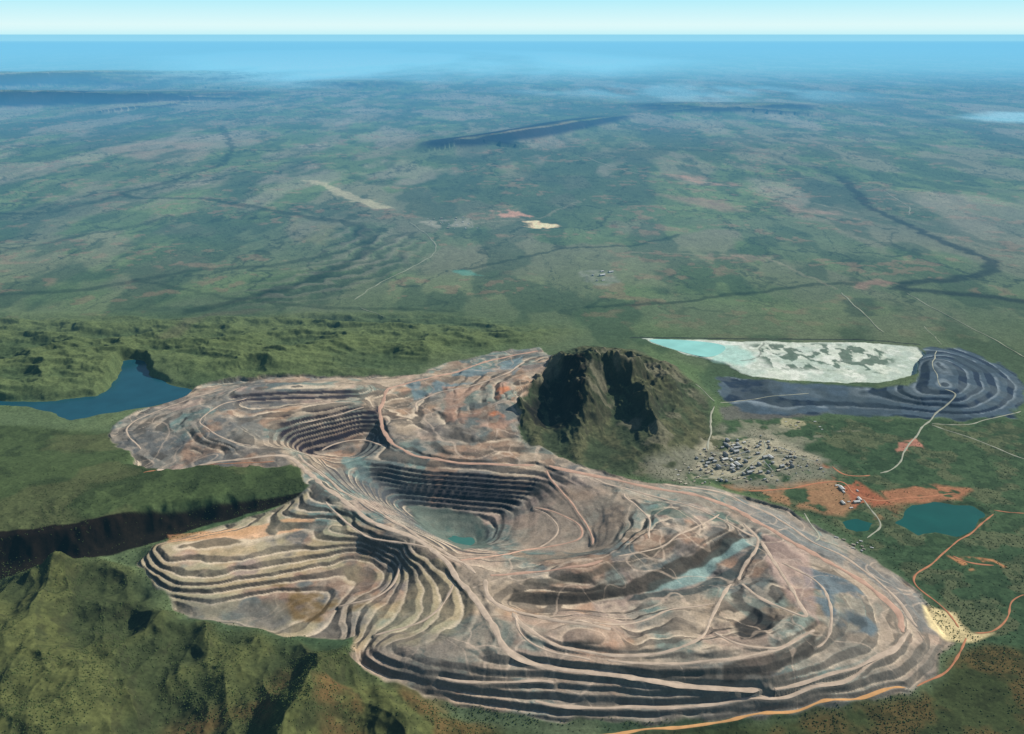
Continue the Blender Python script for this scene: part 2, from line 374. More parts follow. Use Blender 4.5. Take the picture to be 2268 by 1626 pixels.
road(H_,[(1120,1350),(1180,1400),(1230,1435),(1400,1450),(1520,1440),(1570,1400),(1600,1330),(1625,1292)],16)
road(H_,[(1625,1292),(1700,1335),(1800,1380),(1760,1310),(1712,1240),(1690,1190)],18)
road(O_,[(1300,1215),(1318,1190),(1282,1140),(1262,1095),(1215,1060),(1210,1035)],11)
road(O_,[(1000,1240),(1100,1228),(1180,1215),(1300,1190),(1280,1150),(1180,1120)],12)
road(H_,[(1180,1215),(1240,1180),(1220,1140),(1180,1120)],8)
road(H_,[(700,1003),(725,985),(800,965),(862,985)],14)
road(H_,[(1430,1200),(1440,1150),(1400,1110),(1380,1085)],11)
road(H_,[(1625,1292),(1650,1240),(1690,1190),(1640,1150)],15)
road(H_,[(2000,1420),(1900,1470),(1820,1500),(1700,1522)],18)
road(H_,[(1160,1552),(1300,1562),(1500,1562),(1700,1546),(1880,1512),(1970,1450),(2020,1390)],18)
road(H_,[(950,1500),(1080,1502),(1250,1508)],13)
road(H_,[(1320,1462),(1500,1466),(1600,1462),(1750,1432),(1815,1385)],15)
road(H_,[(1040,1255),(960,1215),(880,1200),(800,1180),(740,1130),(720,1100)],12)
road(H_,[(500,860),(400,890),(300,930),(275,955),(320,1000)],10)
road(H_,[(560,990),(480,965),(440,930),(500,890),(560,880)],10)
road(H_,[(650,940),(740,918),(820,900)],12)
road(H_,[(560,900),(620,905),(700,893),(790,890)],9)
road(H_,[(1300,1056),(1360,1075),(1500,1110),(1620,1160),(1690,1190)],13)
road(H_,[(1130,1365),(1160,1420),(1250,1450),(1330,1462)],11)
road(H_,[(1350,1235),(1450,1215),(1540,1170),(1600,1140)],11)
road(H_,[(1290,1378),(1400,1380),(1480,1350),(1600,1330)],10)
road(H_,[(1560,1400),(1640,1430),(1740,1432)],10)
road(H_,[(1712,1240),(1790,1270),(1840,1330),(1850,1400),(1800,1440)],12)
road(H_,[(1000,1285),(985,1340),(900,1392),(820,1410)],11)
road(H_,[(880,1240),(880,1290),(800,1335),(740,1345)],10)
road("pale",[(1562,1000),(1572,950),(1582,895)],12)
road("pale",[(1582,895),(1560,865),(1530,845)],7)
road("pale",[(1582,892),(1640,885),(1800,870)],8)
road("pale",[(1935,1050),(1975,1040),(2010,990),(2048,940),(2090,905),(2130,875),(2080,860)],11)
road("pale",[(2080,860),(2065,810),(2075,775)],7)
road("pale",[(2048,938),(2130,962),(2268,1015),(2400,1060)],11)
road("pale",[(2048,938),(2140,940),(2268,910)],9)
road("pale",[(1562,1000),(1640,1010),(1760,1005),(1830,1030)],9)
road("pale",[(1540,1060),(1640,1045),(1700,1000),(1690,970)],7)
road("trail",[(1850,640),(1910,690),(1970,748)],14)
road("trail",[(1990,640),(2100,700),(2200,750),(2300,810)],12)
road("trail",[(2040,720),(2090,765)],8)
road("pale",[(1770,1130),(1815,1185),(1800,1200)],9)
road("pale",[(1900,1100),(1940,1140),(1950,1170),(1915,1195)],9)
road("red",[(1830,1028),(1870,1055),(1935,1050)],12)
road("red",[(1640,1088),(1750,1080),(1870,1060),(1890,1100),(1960,1110),(2050,1100),(2130,1095)],13)
road("red",[(2200,1135),(2160,1165),(2090,1225),(2040,1265),(2010,1285),(2060,1320),(2110,1355),(2135,1400)],9)
road("red",[(2090,1225),(2130,1245),(2210,1250)],10)
road("red",[(2135,1402),(2200,1400),(2228,1360),(2232,1330),(2280,1310)],8)
road("red",[(2135,1405),(2120,1450),(2070,1500),(2020,1524)],9)
road("red",[(2180,1130),(2280,1135)],8)
road("red",[(300,1050),(340,1040),(430,1032),(540,1022),(620,1022)],9)
road("track",[(1180,1640),(1310,1622),(1450,1612),(1550,1600),(1700,1580),(1880,1554),(2020,1525)],14)
road("trail",[(900,490),(950,520),(975,560),(900,600),(830,632),(775,672)],14,False)
road("trail",[(775,672),(850,700),(870,712)],8,False)
road("trail",[(1300,350),(1400,385),(1560,400)],22,False)
road("trail",[(1950,420),(2020,460),(2010,480)],18,False)
wk=np.zeros(X.shape,np.float32)
m=(BD<60)
wk[m]=1-sst(0,16,BD[m]-BW[m]+1)
Z=Z*(1-wk)+BH*wk
# ------------------------------------------------------------------ slope
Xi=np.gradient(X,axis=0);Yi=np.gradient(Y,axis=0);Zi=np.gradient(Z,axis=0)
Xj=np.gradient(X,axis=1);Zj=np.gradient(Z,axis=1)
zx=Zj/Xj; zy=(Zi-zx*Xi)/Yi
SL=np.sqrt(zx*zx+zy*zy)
# ------------------------------------------------------------------ ground colour (albedo, plus shade painted on cliff and walls)
Cc=np.zeros(X.shape+(3,),np.float32)
def fill(c): Cc[:]=c
def paint(m,c,k=1.0):
    global Cc
    mm=(m*k)[...,None]; Cc=Cc*(1-mm)+np.asarray(c,np.float32)*mm
fill(lin(88,108,72))
paint(sst(.45,.62,N1),lin(108,126,84),.7)
paint(sst(.5,.65,N3),lin(96,108,82),.7)
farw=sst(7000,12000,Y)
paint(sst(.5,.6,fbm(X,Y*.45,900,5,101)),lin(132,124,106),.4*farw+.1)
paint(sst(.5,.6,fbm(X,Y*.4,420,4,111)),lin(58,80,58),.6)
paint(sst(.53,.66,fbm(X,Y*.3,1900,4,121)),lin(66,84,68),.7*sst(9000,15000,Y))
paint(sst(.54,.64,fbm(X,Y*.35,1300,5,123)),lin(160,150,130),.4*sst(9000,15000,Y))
for sd_,wl_,yy_,ee_,kk_ in ((127,1500,.6,.014,.6),(421,1100,.35,.010,.5),(427,700,.5,.010,.45),(433,500,.4,.010,.35)):
    fb=fbm(X+NW1*200,Y*yy_+NW2*200,wl_,5,sd_)
    paint(1-sst(ee_*.3,ee_,abs(fb-.5)),lin(44,62,48),kk_*sst(7000,9000,Y))
paint(sst(.58,.66,N2)*sst(.5,.6,N1),lin(140,116,94),.45*sst(6500,9000,Y))
paint(strat*sst(.55,.9,sband),lin(130,126,110),.45); paint(strat*(1-sst(.1,.4,sband)),lin(58,70,56),.45)
# hills
paint(hb,lin(82,98,64),.8)
paint(hb*sst(.48,.7,Rh),lin(108,120,76),.75)
paint(hb*(1-sst(.3,.45,Rh)),lin(62,76,52),.5)
paint(hb*sst(.2,.6,SL),lin(60,72,48),.55)
paint(hb*sst(.52,.6,N4),lin(58,72,48),.35)
paint(plateau,lin(72,86,52),.9)
paint(plateau*sst(.48,.62,N2),lin(54,66,42),.7)
paint(plateau*sst(.54,.62,NM),lin(94,96,64),.5)
paint(fore,lin(66,74,46),.95)
paint(fore*sst(.45,.68,R3),lin(98,102,60),.8)
paint(fore*sst(.35,.9,SL),lin(50,52,36),.65)
paint(fore*sst(.5,.6,N4),lin(48,56,35),.4)
fr=R([(640,1500),(800,1490),(950,1540),(1080,1600),(1100,1960),(300,1960),(380,1590),(560,1560)],200)
paint(fr*sst(.44,.6,fbm(X,Y,240,4,191)),lin(118,84,54),.5)
fr2=R([(1000,1600),(1310,1640),(1700,1600),(2040,1540),(2140,1440),(2300,1420),(2700,1500),(2700,1960),(900,1960)],80)
paint(fr2,lin(66,74,42),.9); paint(fr2*sst(.42,.6,N2),lin(112,88,54),.55)
paint(fr2*sst(.5,.62,N4),lin(48,54,32),.6)
cliff_shade=region([(-700,1190,94),(-200,1188,94),(0,1180,94),(200,1151,94),(400,1115,94),(560,1092,84),(690,1080,85),(660,1108,50),(540,1142,5),(430,1172,-15),(310,1212,-35),(200,1246,-42),(0,1284,-45),(-700,1300,-45)],16,0,.8)
paint(cliff_shade*clear,lin(28,18,15),.97)  # cliff's shade painted in as a red-black colour
rightp=R([(1480,1040),(1560,1000),(1600,930),(2300,930),(2700,930),(2700,1500),(2160,1420),(2030,1300),(1850,1160),(1640,1090)],60)
paint(rightp*clear,lin(66,88,60),.85); paint(rightp*clear*sst(.52,.6,N2),lin(108,110,80),.6); paint(rightp*clear*sst(.5,.6,N4),lin(44,62,42),.6)
# mountain
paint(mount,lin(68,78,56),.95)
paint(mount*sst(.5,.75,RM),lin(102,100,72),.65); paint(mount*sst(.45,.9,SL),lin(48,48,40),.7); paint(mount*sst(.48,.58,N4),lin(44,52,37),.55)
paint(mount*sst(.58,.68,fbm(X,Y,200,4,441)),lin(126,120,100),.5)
face_shade=R([(1285,800),(1302,850),(1288,900),(1258,945),(1180,945),(1165,905),(1195,865),(1235,830)],60)
paint(face_shade*sst(.1,.35,SL),lin(22,20,22),.85)  # shade on the hill's left side painted in near-black
# mine rock
tan=lin(166,149,128); pink=lin(176,149,132); gry=lin(120,121,115); drk=lin(72,67,61); teal=lin(98,128,122); ylw=lin(184,168,128)
mm=mine.copy()
paint(mm,tan); paint(mm*sst(.42,.54,N1),gry,.85); paint(mm*sst(.55,.63,fbm(X,Y,300,4,131)),pink,.6)
paint(mm*sst(.48,.56,fbm(X,Y,330,4,141)),teal,.65)
paint(mm*sst(.52,.60,fbm(X,Y,420,4,147)),lin(90,93,94),.65)
paint(mm*sst(.58,.66,fbm(X,Y,260,4,149)),lin(176,132,98),.45)
paint(mm*sst(.50,.62,fbm(X,Y,90,4,151)),lin(96,92,86),.45)
paint(mm*sst(.52,.62,fbm(X,Y,60,4,153)),lin(190,172,150),.3)
paint(mm*sw*sst(.35,.55,N2),ylw,.55)
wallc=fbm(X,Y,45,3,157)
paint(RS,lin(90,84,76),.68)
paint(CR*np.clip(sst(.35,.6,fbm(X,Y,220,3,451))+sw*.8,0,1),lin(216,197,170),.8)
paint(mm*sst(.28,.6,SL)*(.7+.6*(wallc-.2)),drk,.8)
outer=se*(1-sein)*mm
paint(outer*sst(.25,.5,SL),lin(118,110,99),.7); paint(outer*(1-sst(.12,.25,SL)),lin(178,160,140),.5)
paint(outer*sst(.48,.6,fbm(X,Y,120,4,159)),lin(104,100,92),.4)
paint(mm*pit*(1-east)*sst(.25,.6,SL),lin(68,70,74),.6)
def rp(pts,c,k,soft=25,noise=None):
    mk=R(pts,soft)
    if noise is not None: mk=mk*noise
    paint(mk,c,k)
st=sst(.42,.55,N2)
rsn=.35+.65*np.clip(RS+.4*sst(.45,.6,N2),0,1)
rp([(955,1048),(1100,1050),(1195,1062),(1175,1100),(1110,1134),(975,1118)],lin(30,31,42),.93,18,.45+.55*RS)  # shade of the pit's north wall painted into its colour
pur_shade=lin(36,32,42)  # purple-black stands in for shade on the cut walls
rp([(620,950),(740,925),(835,900),(845,930),(780,962),(690,1008),(640,990)],pur_shade,.95,60,rsn)
rp([(580,930),(700,908),(805,890),(790,912),(630,946)],pur_shade,.85,50,rsn)
rp([(510,882),(600,863),(770,860),(790,872),(700,892),(530,896)],lin(56,52,62),.85,50,rsn)  # upper cut wall, shade painted in more lightly
rp([(900,1110),(990,1130),(1070,1150),(1090,1210),(1020,1215),(940,1170)],lin(92,104,94),.85,30)
rp([(940,1150),(1060,1165),(1070,1190),(980,1180)],lin(66,86,80),.7,25,st)
rp([(760,1010),(850,1020),(900,1060),(840,1080),(770,1050)],lin(112,138,132),.75,25,st)
rp([(780,1030),(880,1050),(950,1110),(900,1120),(820,1090)],lin(74,80,84),.6,25)
rp([(1430,1310),(1560,1290),(1600,1240),(1690,1200),(1690,1180),(1600,1190),(1540,1260),(1440,1290)],lin(126,150,144),.9)
rp([(1390,1330),(1560,1312),(1640,1270),(1700,1200),(1690,1192),(1625,1255),(1540,1300),(1400,1312)],lin(58,70,70),.8,14)  # this and next two: riser shade painted as dark arcs
rp([(1130,1328),(1300,1330),(1450,1303),(1560,1253),(1650,1188),(1625,1172),(1530,1226),(1420,1276),(1300,1301),(1140,1300)],lin(64,60,54),.88,14)
rp([(1160,1290),(1300,1280),(1400,1252),(1500,1200),(1490,1190),(1390,1238),(1300,1262),(1170,1275)],lin(80,75,66),.7,14)
rp([(1120,1250),(1300,1225),(1420,1180),(1400,1160),(1280,1210),(1120,1238)],lin(104,104,94),.5,20)
rp([(1770,1250),(1870,1280),(1960,1350),(1930,1410),(1850,1380),(1780,1330)],lin(94,108,114),.9,30,st)
rp([(1830,1370),(1900,1340),(1920,1380),(1860,1430),(1810,1420)],lin(62,66,66),.6,20,st)
rp([(1640,1100),(1760,1150),(1880,1230),(1860,1250),(1740,1190),(1620,1120)],lin(112,118,118),.6,30)
rp([(1900,1235),(2030,1310),(2090,1410),(2040,1400),(1960,1310),(1880,1250)],lin(104,108,108),.6,30)
rp([(1450,1110),(1600,1130),(1640,1160),(1500,1150),(1430,1140)],lin(84,106,96),.7,20,st)
rp([(1110,1370),(1240,1390),(1200,1440),(1120,1430)],lin(104,122,114),.6,30,st)
rp([(900,850),(1080,810),(1160,790),(1140,830),(1000,860),(920,885)],lin(110,130,134),.8,25,st)
rp([(980,860),(1120,850),(1160,910),(1100,960),(990,930)],lin(178,140,118),.6,30,st)
rp([(1060,870),(1130,855),(1150,905),(1085,940)],lin(190,116,76),.75,40,st)
rp([(370,1185),(480,1175),(700,1140),(700,1160),(560,1190),(370,1204)],lin(206,152,108),.6,20,1-RS)
rp([(600,1290),(780,1290),(830,1330),(760,1380),(640,1370)],lin(108,86,52),.85,40,sst(.35,.5,N2))
rp([(400,1330),(640,1320),(640,1400),(420,1370)],lin(106,104,96),.6,40)
rp([(1100,1360),(1360,1370),(1390,1420),(1240,1425),(1150,1400)],lin(176,152,132),.5,30)
rp([(1220,1090),(1330,1080),(1420,1110),(1350,1210),(1150,1215),(1130,1160)],lin(164,144,124),.6,60)
rp([(1690,1180),(1790,1220),(1810,1380),(1750,1330),(1700,1250)],lin(174,146,134),.5,30)
rp([(1620,1380),(1680,1350),(1720,1370),(1700,1410),(1640,1420)],lin(46,46,46),.9,20)
rp([(960,1470),(1090,1465),(1095,1495),(980,1495)],lin(82,80,75),.7,14)
rp([(800,1400),(980,1400),(1080,1460),(960,1500),(850,1490)],lin(110,102,94),.5,50)
rp([(1330,1478),(1590,1478),(1580,1500),(1340,1500)],lin(80,76,70),.7,14)
rp([(1600,1470),(1740,1440),(1810,1400),(1800,1440),(1700,1500),(1600,1500)],lin(60,56,52),.8,16)
cle=sst(.4,.5,fbm(X,Y,120,4,461))
rp([(1600,1075),(1760,1068),(1870,1060),(1910,1110),(1870,1145),(1760,1125)],lin(174,130,96),.75,60,cle)
rp([(1790,1015),(1870,1050),(1950,1100),(1990,1120),(1890,1125),(1850,1060)],lin(172,102,74),.8,45,cle)
rp([(1950,1090),(2060,1075),(2150,1085),(2120,1110),(1980,1118)],lin(180,122,90),.8,40,cle)
rp([(1950,1120),(2020,1110),(1990,1150),(1930,1150)],lin(150,112,80),.5,30,cle)
rp([(2040,1335),(2110,1355),(2150,1402),(2200,1402),(2160,1424),(2090,1412),(2060,1385)],lin(220,200,150),.9,30,sst(.3,.5,N2))
rp([(2100,1228),(2200,1236),(2230,1256),(2140,1266)],lin(200,140,96),.9,20,cle)
rp([(1985,980),(2035,972),(2045,998),(1990,1002)],lin(190,130,110),.8,20,cle)
rp([(1590,900),(1700,890),(1900,880),(1980,880),(1960,900),(1700,930),(1600,930)],lin(104,96,98),.7,40)
rp([(1440,1020),(1560,985),(1600,940),(1740,960),(1850,1030),(1840,1062),(1700,1085),(1560,1080),(1450,1060)],lin(134,132,114),.8,120,sst(.36,.52,N2))
rp([(1560,965),(1700,962),(1810,1015),(1720,1060),(1530,1060)],lin(176,168,142),.75,60,sst(.40,.5,fbm(X,Y,80,4,463)))
rp([(1730,925),(1840,935),(1840,957),(1720,950)],lin(176,168,132),.8,20,cle)
rp([(1640,925),(1800,960),(1900,950),(1760,990),(1660,960)],lin(150,146,124),.6,40,cle)
# winding vehicle tracks worn into the benches
for sd,wl,eps,k_ in ((201,520,.006,.45),(207,380,.005,.3),(219,800,.005,.5)):
    fb=fbm(X+NW1*50,Y+NW2*50,wl,3,sd)
    paint(mine*(1-sst(eps*.4,eps,abs(fb-.5)))*(1-.7*sst(.3,.6,SL))*(1-.6*cut)*(1-pit)*(1-.7*sw),lin(200,179,157),k_)
# grey dump + tailings
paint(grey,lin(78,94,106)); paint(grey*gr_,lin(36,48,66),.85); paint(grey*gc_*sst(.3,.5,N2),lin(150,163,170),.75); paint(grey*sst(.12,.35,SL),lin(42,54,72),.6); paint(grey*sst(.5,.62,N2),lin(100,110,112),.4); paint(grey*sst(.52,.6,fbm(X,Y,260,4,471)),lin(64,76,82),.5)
tn=fbm(X,Y*.8,240,5,473)
paint(tail,lin(216,222,204)); paint(tail*sst(.46,.58,tn),lin(180,196,182),.7); paint(tail*sst(.5,.6,N2),lin(236,238,224),.6); paint(tail*sst(.52,.6,N4),lin(156,170,150),.45)
paint(region([(1660,764),(1760,760),(1950,765),(1985,800),(1950,826),(1840,822),(1700,814)],110,14)*sst(.49,.56,fbm(X+NW1*60,Y*.7+NW2*60,70,4,161)),lin(74,98,82),.85)
paint(region([(1560,760),(1640,766),(1670,790),(1640,812),(1580,796)],90,14),lin(176,218,204),.7)
paint(linemask([(1690,760),(1680,790),(1640,800)],8,14,.6),lin(120,128,116),.8)
rim=linemask([(1400,747),(1500,747),(1680,751),(1900,750),(2035,763)],14,14,.3)
paint(rim,lin(46,50,50),.9)
# plains features
dg=lin(34,52,38)
def ln(pts,w,c,k): paint(linemask(pts,w,0,1.0,1.6),c,k)
ln([(490,280),(515,330),(490,365),(400,395),(270,430),(300,440),(460,440),(620,470),(800,500),(820,560),(700,620),(560,660),(420,690)],60,dg,.6)
ln([(1860,390),(1900,430),(1920,455),(2050,520),(2190,575),(2195,600),(2100,622),(2010,625),(1990,640),(2120,650),(2300,672)],60,lin(38,50,44),.8)
ln([(2010,625),(1800,630),(1640,650),(1500,670),(1300,680)],36,dg,.6)
ln([(-200,480),(100,470),(270,435)],70,dg,.45)
ln([(1020,600),(1150,570),(1250,548),(1400,545),(1500,520)],30,dg,.6)
ln([(-100,660),(200,640),(420,600),(600,590),(760,560)],50,dg,.5)
ln([(0,560),(300,500),(370,480)],50,dg,.4)
ln([(300,620),(500,660),(700,680),(1000,690)],30,dg,.4)
ln([(1400,330),(1700,340),(1900,400)],100,dg,.35)
ln([(380,760),(420,720),(470,700),(560,690)],60,lin(100,90,76),.35)
lt=lin(150,142,118)
ln([(1560,400),(1760,440),(1900,470)],24,lt,.35)
ln([(1000,500),(1200,480),(1300,440)],20,lt,.35)
ln([(1400,560),(1700,570),(1850,640)],16,lt,.35)
def pp(pts,c,k,soft=60,nz=None):
    mk=region(pts,soft,0); paint(mk*nz if nz is not None else mk,c,k)
nz=sst(.35,.6,fbm(X,Y*.5,500,5,231)); nzs=sst(.3,.55,fbm(X,Y*.6,120,4,233))
pp([(670,398),(700,398),(870,462),(830,466)],lin(176,168,134),.7,90)
pp([(1080,470),(1130,465),(1180,478),(1130,486)],lin(190,144,120),.8,80,nzs)
pp([(1140,488),(1190,488),(1250,500),(1200,507),(1160,500)],lin(236,204,160),.95,60,nzs)
pp([(930,490),(1040,485),(1045,502),(960,505)],lin(156,152,132),.6,80,nzs)
pp([(1470,385),(1560,388),(1650,410),(1560,410)],lin(190,144,120),.5,250,nz)
pp([(1000,600),(1030,598),(1070,610),(1030,612)],lin(92,160,142),.5,60,nzs)
pp([(1290,600),(1340,595),(1375,625),(1340,635),(1285,622)],lin(136,140,124),.6,60,nzs)
pp([(1880,625),(1950,618),(1990,630),(1900,642)],lin(156,126,108),.6,90,nzs)
pp([(650,480),(750,505),(720,545),(640,530)],lin(128,124,90),.4,200,nz)
pp([(230,330),(330,310),(480,318),(460,350),(330,358)],lin(152,134,110),.5,600,nz)
pp([(1700,445),(1850,450),(1900,480),(1750,470)],lin(160,132,112),.6,250,nz)
pp([(1450,430),(1560,440),(1700,470),(1600,470)],lin(160,132,112),.5,250,nz)
pp([(1860,660),(1930,660),(1970,700),(1880,700)],lin(52,70,56),.6,80,nzs)
pp([(1570,560),(1720,565),(1700,580),(1560,575)],lin(150,130,110),.4,120,nzs)
fl=lin(180,240,250); nzf=sst(.2,.55,fbm(X,Y*.25,9000,5,241)); nzg=sst(.35,.6,fbm(X,Y*.3,3500,5,243))  # pale mist and salt flats painted together into the far ground
pp([(380,125),(560,112),(900,108),(1250,115),(1500,135),(1300,165),(1000,178),(760,175),(600,190),(430,165)],fl,1.0,12000,nzf)
pp([(1150,200),(1350,185),(1800,188),(1900,205),(1850,222),(1500,225),(1300,215)],fl,.35,6000,nzg)
pp([(2120,262),(2200,248),(2330,250),(2330,272),(2180,270)],fl,.5,1400,nzg)
paint(sst(20,90,RID)*sst(.02,.1,SL),lin(18,28,50),.9)  # escarpment shade painted on the slopes as dark blue
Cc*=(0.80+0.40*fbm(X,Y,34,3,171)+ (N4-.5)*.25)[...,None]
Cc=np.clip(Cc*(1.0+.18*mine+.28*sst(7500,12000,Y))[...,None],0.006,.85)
# ------------------------------------------------------------------ materials
def ground_mat(name,fine=6.0,bump=1.0,lo=.68,hi=1.3):
    m=bpy.data.materials.new(name); m.use_nodes=True; nt=m.node_tree; b=nt.nodes["Principled BSDF"]
    b.inputs["Roughness"].default_value=1.0; b.inputs["Specular IOR Level"].default_value=0.05
    at=nt.nodes.new("ShaderNodeAttribute"); at.attribute_name="Col"
    geo=nt.nodes.new("ShaderNodeNewGeometry")
    n1=nt.nodes.new("ShaderNodeTexNoise"); n1.inputs["Scale"].default_value=1/fine/2; n1.inputs["Detail"].default_value=5; n1.inputs["Roughness"].default_value=.65
    nt.links.new(geo.outputs["Position"],n1.inputs["Vector"])
    mr=nt.nodes.new("ShaderNodeMapRange"); mr.inputs["From Min"].default_value=.3; mr.inputs["From Max"].default_value=.7; mr.inputs["To Min"].default_value=lo; mr.inputs["To Max"].default_value=hi
    nt.links.new(n1.outputs["Fac"],mr.inputs["Value"])
    vm=nt.nodes.new("ShaderNodeVectorMath"); vm.operation='SCALE'
    nt.links.new(at.outputs["Color"],vm.inputs[0]); nt.links.new(mr.outputs["Result"],vm.inputs["Scale"])
    nt.links.new(vm.outputs[0],b.inputs["Base Color"])
    bp=nt.nodes.new("ShaderNodeBump"); bp.inputs["Strength"].default_value=.5; bp.inputs["Distance"].default_value=bump*4
    nt.links.new(n1.outputs["Fac"],bp.inputs["Height"]); nt.links.new(bp.outputs[0],b.inputs["Normal"])
    return m
def simple(name,c,rough=.9,var=.25,scale=.05,metal=0.0):
    m=bpy.data.materials.new(name); m.use_nodes=True; nt=m.node_tree; b=nt.nodes["Principled BSDF"]
    b.inputs["Roughness"].default_value=rough; b.inputs["Specular IOR Level"].default_value=.2; b.inputs["Metallic"].default_value=metal
    geo=nt.nodes.new("ShaderNodeNewGeometry"); n1=nt.nodes.new("ShaderNodeTexNoise"); n1.inputs["Scale"].default_value=scale; n1.inputs["Detail"].default_value=6
    nt.links.new(geo.outputs["Position"],n1.inputs["Vector"])
    cr=nt.nodes.new("ShaderNodeValToRGB"); c=np.array(c)
    cr.color_ramp.elements[0].position=.3; cr.color_ramp.elements[1].position=.7
    cr.color_ramp.elements[0].color=(*np.clip(c*(1-var),0,1),1); cr.color_ramp.elements[1].color=(*np.clip(c*(1+var),0,1),1)
    nt.links.new(n1.outputs["Fac"],cr.inputs[0]); nt.links.new(cr.outputs[0],b.inputs["Base Color"])
    return m
# ------------------------------------------------------------------ terrain meshes
lab=np.zeros((NR-1,NC-1),np.int8)
cen=lambda A:(A[:-1,:-1]+A[1:,1:])*.5
lab[cen(mount)>.5]=2
lab[cen(mine)>.5]=1
lab[cen(grey)>.5]=3
lab[cen(tail)>.5]=4
lab[cen(RID)>35]=5
vid=np.arange(NR*NC).reshape(NR,NC)
def terrain(name,label,k,mat):
    r,c=np.where(lab==k)
    f=np.stack([vid[r,c],vid[r+1,c],vid[r+1,c+1],vid[r,c+1]],1)
    uq,inv=np.unique(f,return_inverse=True); inv=inv.reshape(-1)
    me=bpy.data.meshes.new(name); nf=len(f)
    me.vertices.add(len(uq)); me.loops.add(nf*4); me.polygons.add(nf)
    co=np.stack([X.ravel()[uq],Y.ravel()[uq],Z.ravel()[uq]],1).astype(np.float32)
    me.vertices.foreach_set("co",co.ravel())
    me.loops.foreach_set("vertex_index",inv.astype(np.int32))
    me.polygons.foreach_set("loop_start",np.arange(0,nf*4,4,dtype=np.int32))
    me.polygons.foreach_set("use_smooth",np.ones(nf,bool))
    me.update(calc_edges=True)
    a=me.color_attributes.new("Col",'FLOAT_COLOR','POINT')
    cc=np.ones((len(uq),4),np.float32); cc[:,:3]=Cc.reshape(-1,3)[uq]
    a.data.foreach_set("color",cc.ravel())
    me.materials.append(mat)
    o=bpy.data.objects.new(name,me); COL.objects.link(o)
    o["kind"]="structure"; o["label"]=label; o["category"]=name.replace("_"," ")
    return o
veg=ground_mat("scrub_ground",9,1.0); rock=ground_mat("blasted_rock",5,.7,.8,1.2)
terrain("ground","green savanna plain with hills, creeks and red soil patches",0,veg)
terrain("open_pit_mine","terraced open pit mine with tan haul benches and dumps",1,rock)
terrain("hill","rugged dark green rocky hill rising above the pit",2,veg)
terrain("waste_rock_dump","blue grey terraced waste rock dump beside the tailings",3,rock)
terrain("tailings_dam","white crusted tailings storage flat with dark scrub patches",4,rock)
terrain("ridge","long dark blue escarpment ridges on the hazy plain",5,veg)
# ------------------------------------------------------------------ water
def water_mat(name,c):
    m=simple(name,c,.18,.12,.006); b=m.node_tree.nodes["Principled BSDF"]; b.inputs["Specular IOR Level"].default_value=.2; return m
wm={"lake":water_mat("reservoir_water",lin(30,80,94)),"pond":water_mat("pond_water",lin(24,86,76)),"pit_water":water_mat("pit_pool_water",lin(66,118,108)),"tailings_pond":water_mat("milky_tailings_water",lin(158,222,208))}
waters.append((wpoly([(u,v,15.2) for u,v in [(1424,751),(1500,752),(1560,757),(1600,763),(1610,772),(1592,786),(1568,792),(1530,785),(1475,769)]]),15.2,"tailings_pond","pale turquoise pond at the edge of the tailings flat"))
for w,zw,name,label in waters:
    grow=0 if name=="tailings_pond" else (6 if name=="pit_water" else 16)
    cxp=np.array(w); area=0.5*sum(w[i][0]*w[(i+1)%len(w)][1]-w[(i+1)%len(w)][0]*w[i][1] for i in range(len(w)))
    sg=1 if area>0 else -1; out=[]
    for i in range(len(w)):
        a=cxp[i-1];b=cxp[i];c=cxp[(i+1)%len(w)]
        e=(c-a)/np.linalg.norm(c-a); nrm=np.array([e[1],-e[0]])*sg; out.append(b+nrm*grow)
    for _ in range(2):
        q=[]
        for i in range(len(out)):
            a=out[i];b=out[(i+1)%len(out)]; q+= [a*.75+b*.25,a*.25+b*.75]
        out=q
    if sg<0: out=out[::-1]
    me=bpy.data.meshes.new(name); me.from_pydata([(p[0],p[1],zw) for p in out],[],[list(range(len(out)))]); me.materials.append(wm[name])
    o=bpy.data.objects.new(name,me); COL.objects.link(o); o["kind"]="structure"; o["label"]=label; o["category"]="water"
# ------------------------------------------------------------------ road ribbons
rm={"haul":simple("haul_road_gravel",lin(196,176,155),1,.18,.03),"ochre":simple("ochre_haul_road",lin(196,160,138),1,.16,.03),"pale":simple("pale_gravel",lin(168,168,148),1,.15,.03),"trail":simple("worn_trail",lin(146,150,124),1,.15,.03),"red":simple("red_dirt",lin(186,126,92),1,.16,.03),"track":simple("orange_sand_track",lin(218,166,110),1,.14,.03)}
rl={"haul":"wide tan gravel haul road along the mine benches","ochre":"wide pinkish ochre haul road around the pit rim","pale":"pale gravel access road across green ground","trail":"faint pale vehicle trail crossing the green plain","red":"red dirt road past scrub and bare soil","track":"orange sandy perimeter track at the foot of the dump"}
for kind,x,y,z,wd in roads:
    n=len(x); tx=np.gradient(x);ty=np.gradient(y);l=np.hypot(tx,ty)+1e-6; nx,ny=ty/l,-tx/l
    jit=.6+.8*vn(np.arange(n)/3.0,np.zeros(n)+wd,7)
    jit[:3]*=[.4,.65,.85]; jit[-3:]*=[.85,.65,.4]
    far=y.mean()>7500; off=1.3 if not far else 3.0
    vsx=[];fs=[]
    for i in range(n):
        for s in (-.5,-.25,0,.25,.5):
            px=x[i]+nx[i]*s*wd*jit[i]; py=y[i]+ny[i]*s*wd*jit[i]
            zz=max(float(sample(Z,px,py)),z[i] if not far else -1e9)+off-(1.0 if abs(s)==.5 else 0)
            vsx.append((px,py,zz))
        if i<n-1:
            for k in range(4):
                a=i*5+k; fs.append((a,a+1,a+6,a+5))
    me=bpy.data.meshes.new("road"); me.from_pydata(vsx,[],fs); me.materials.append(rm[kind])
    o=bpy.data.objects.new("road",me); COL.objects.link(o); o["kind"]="structure"; o["label"]=rl[kind]; o["category"]="road"
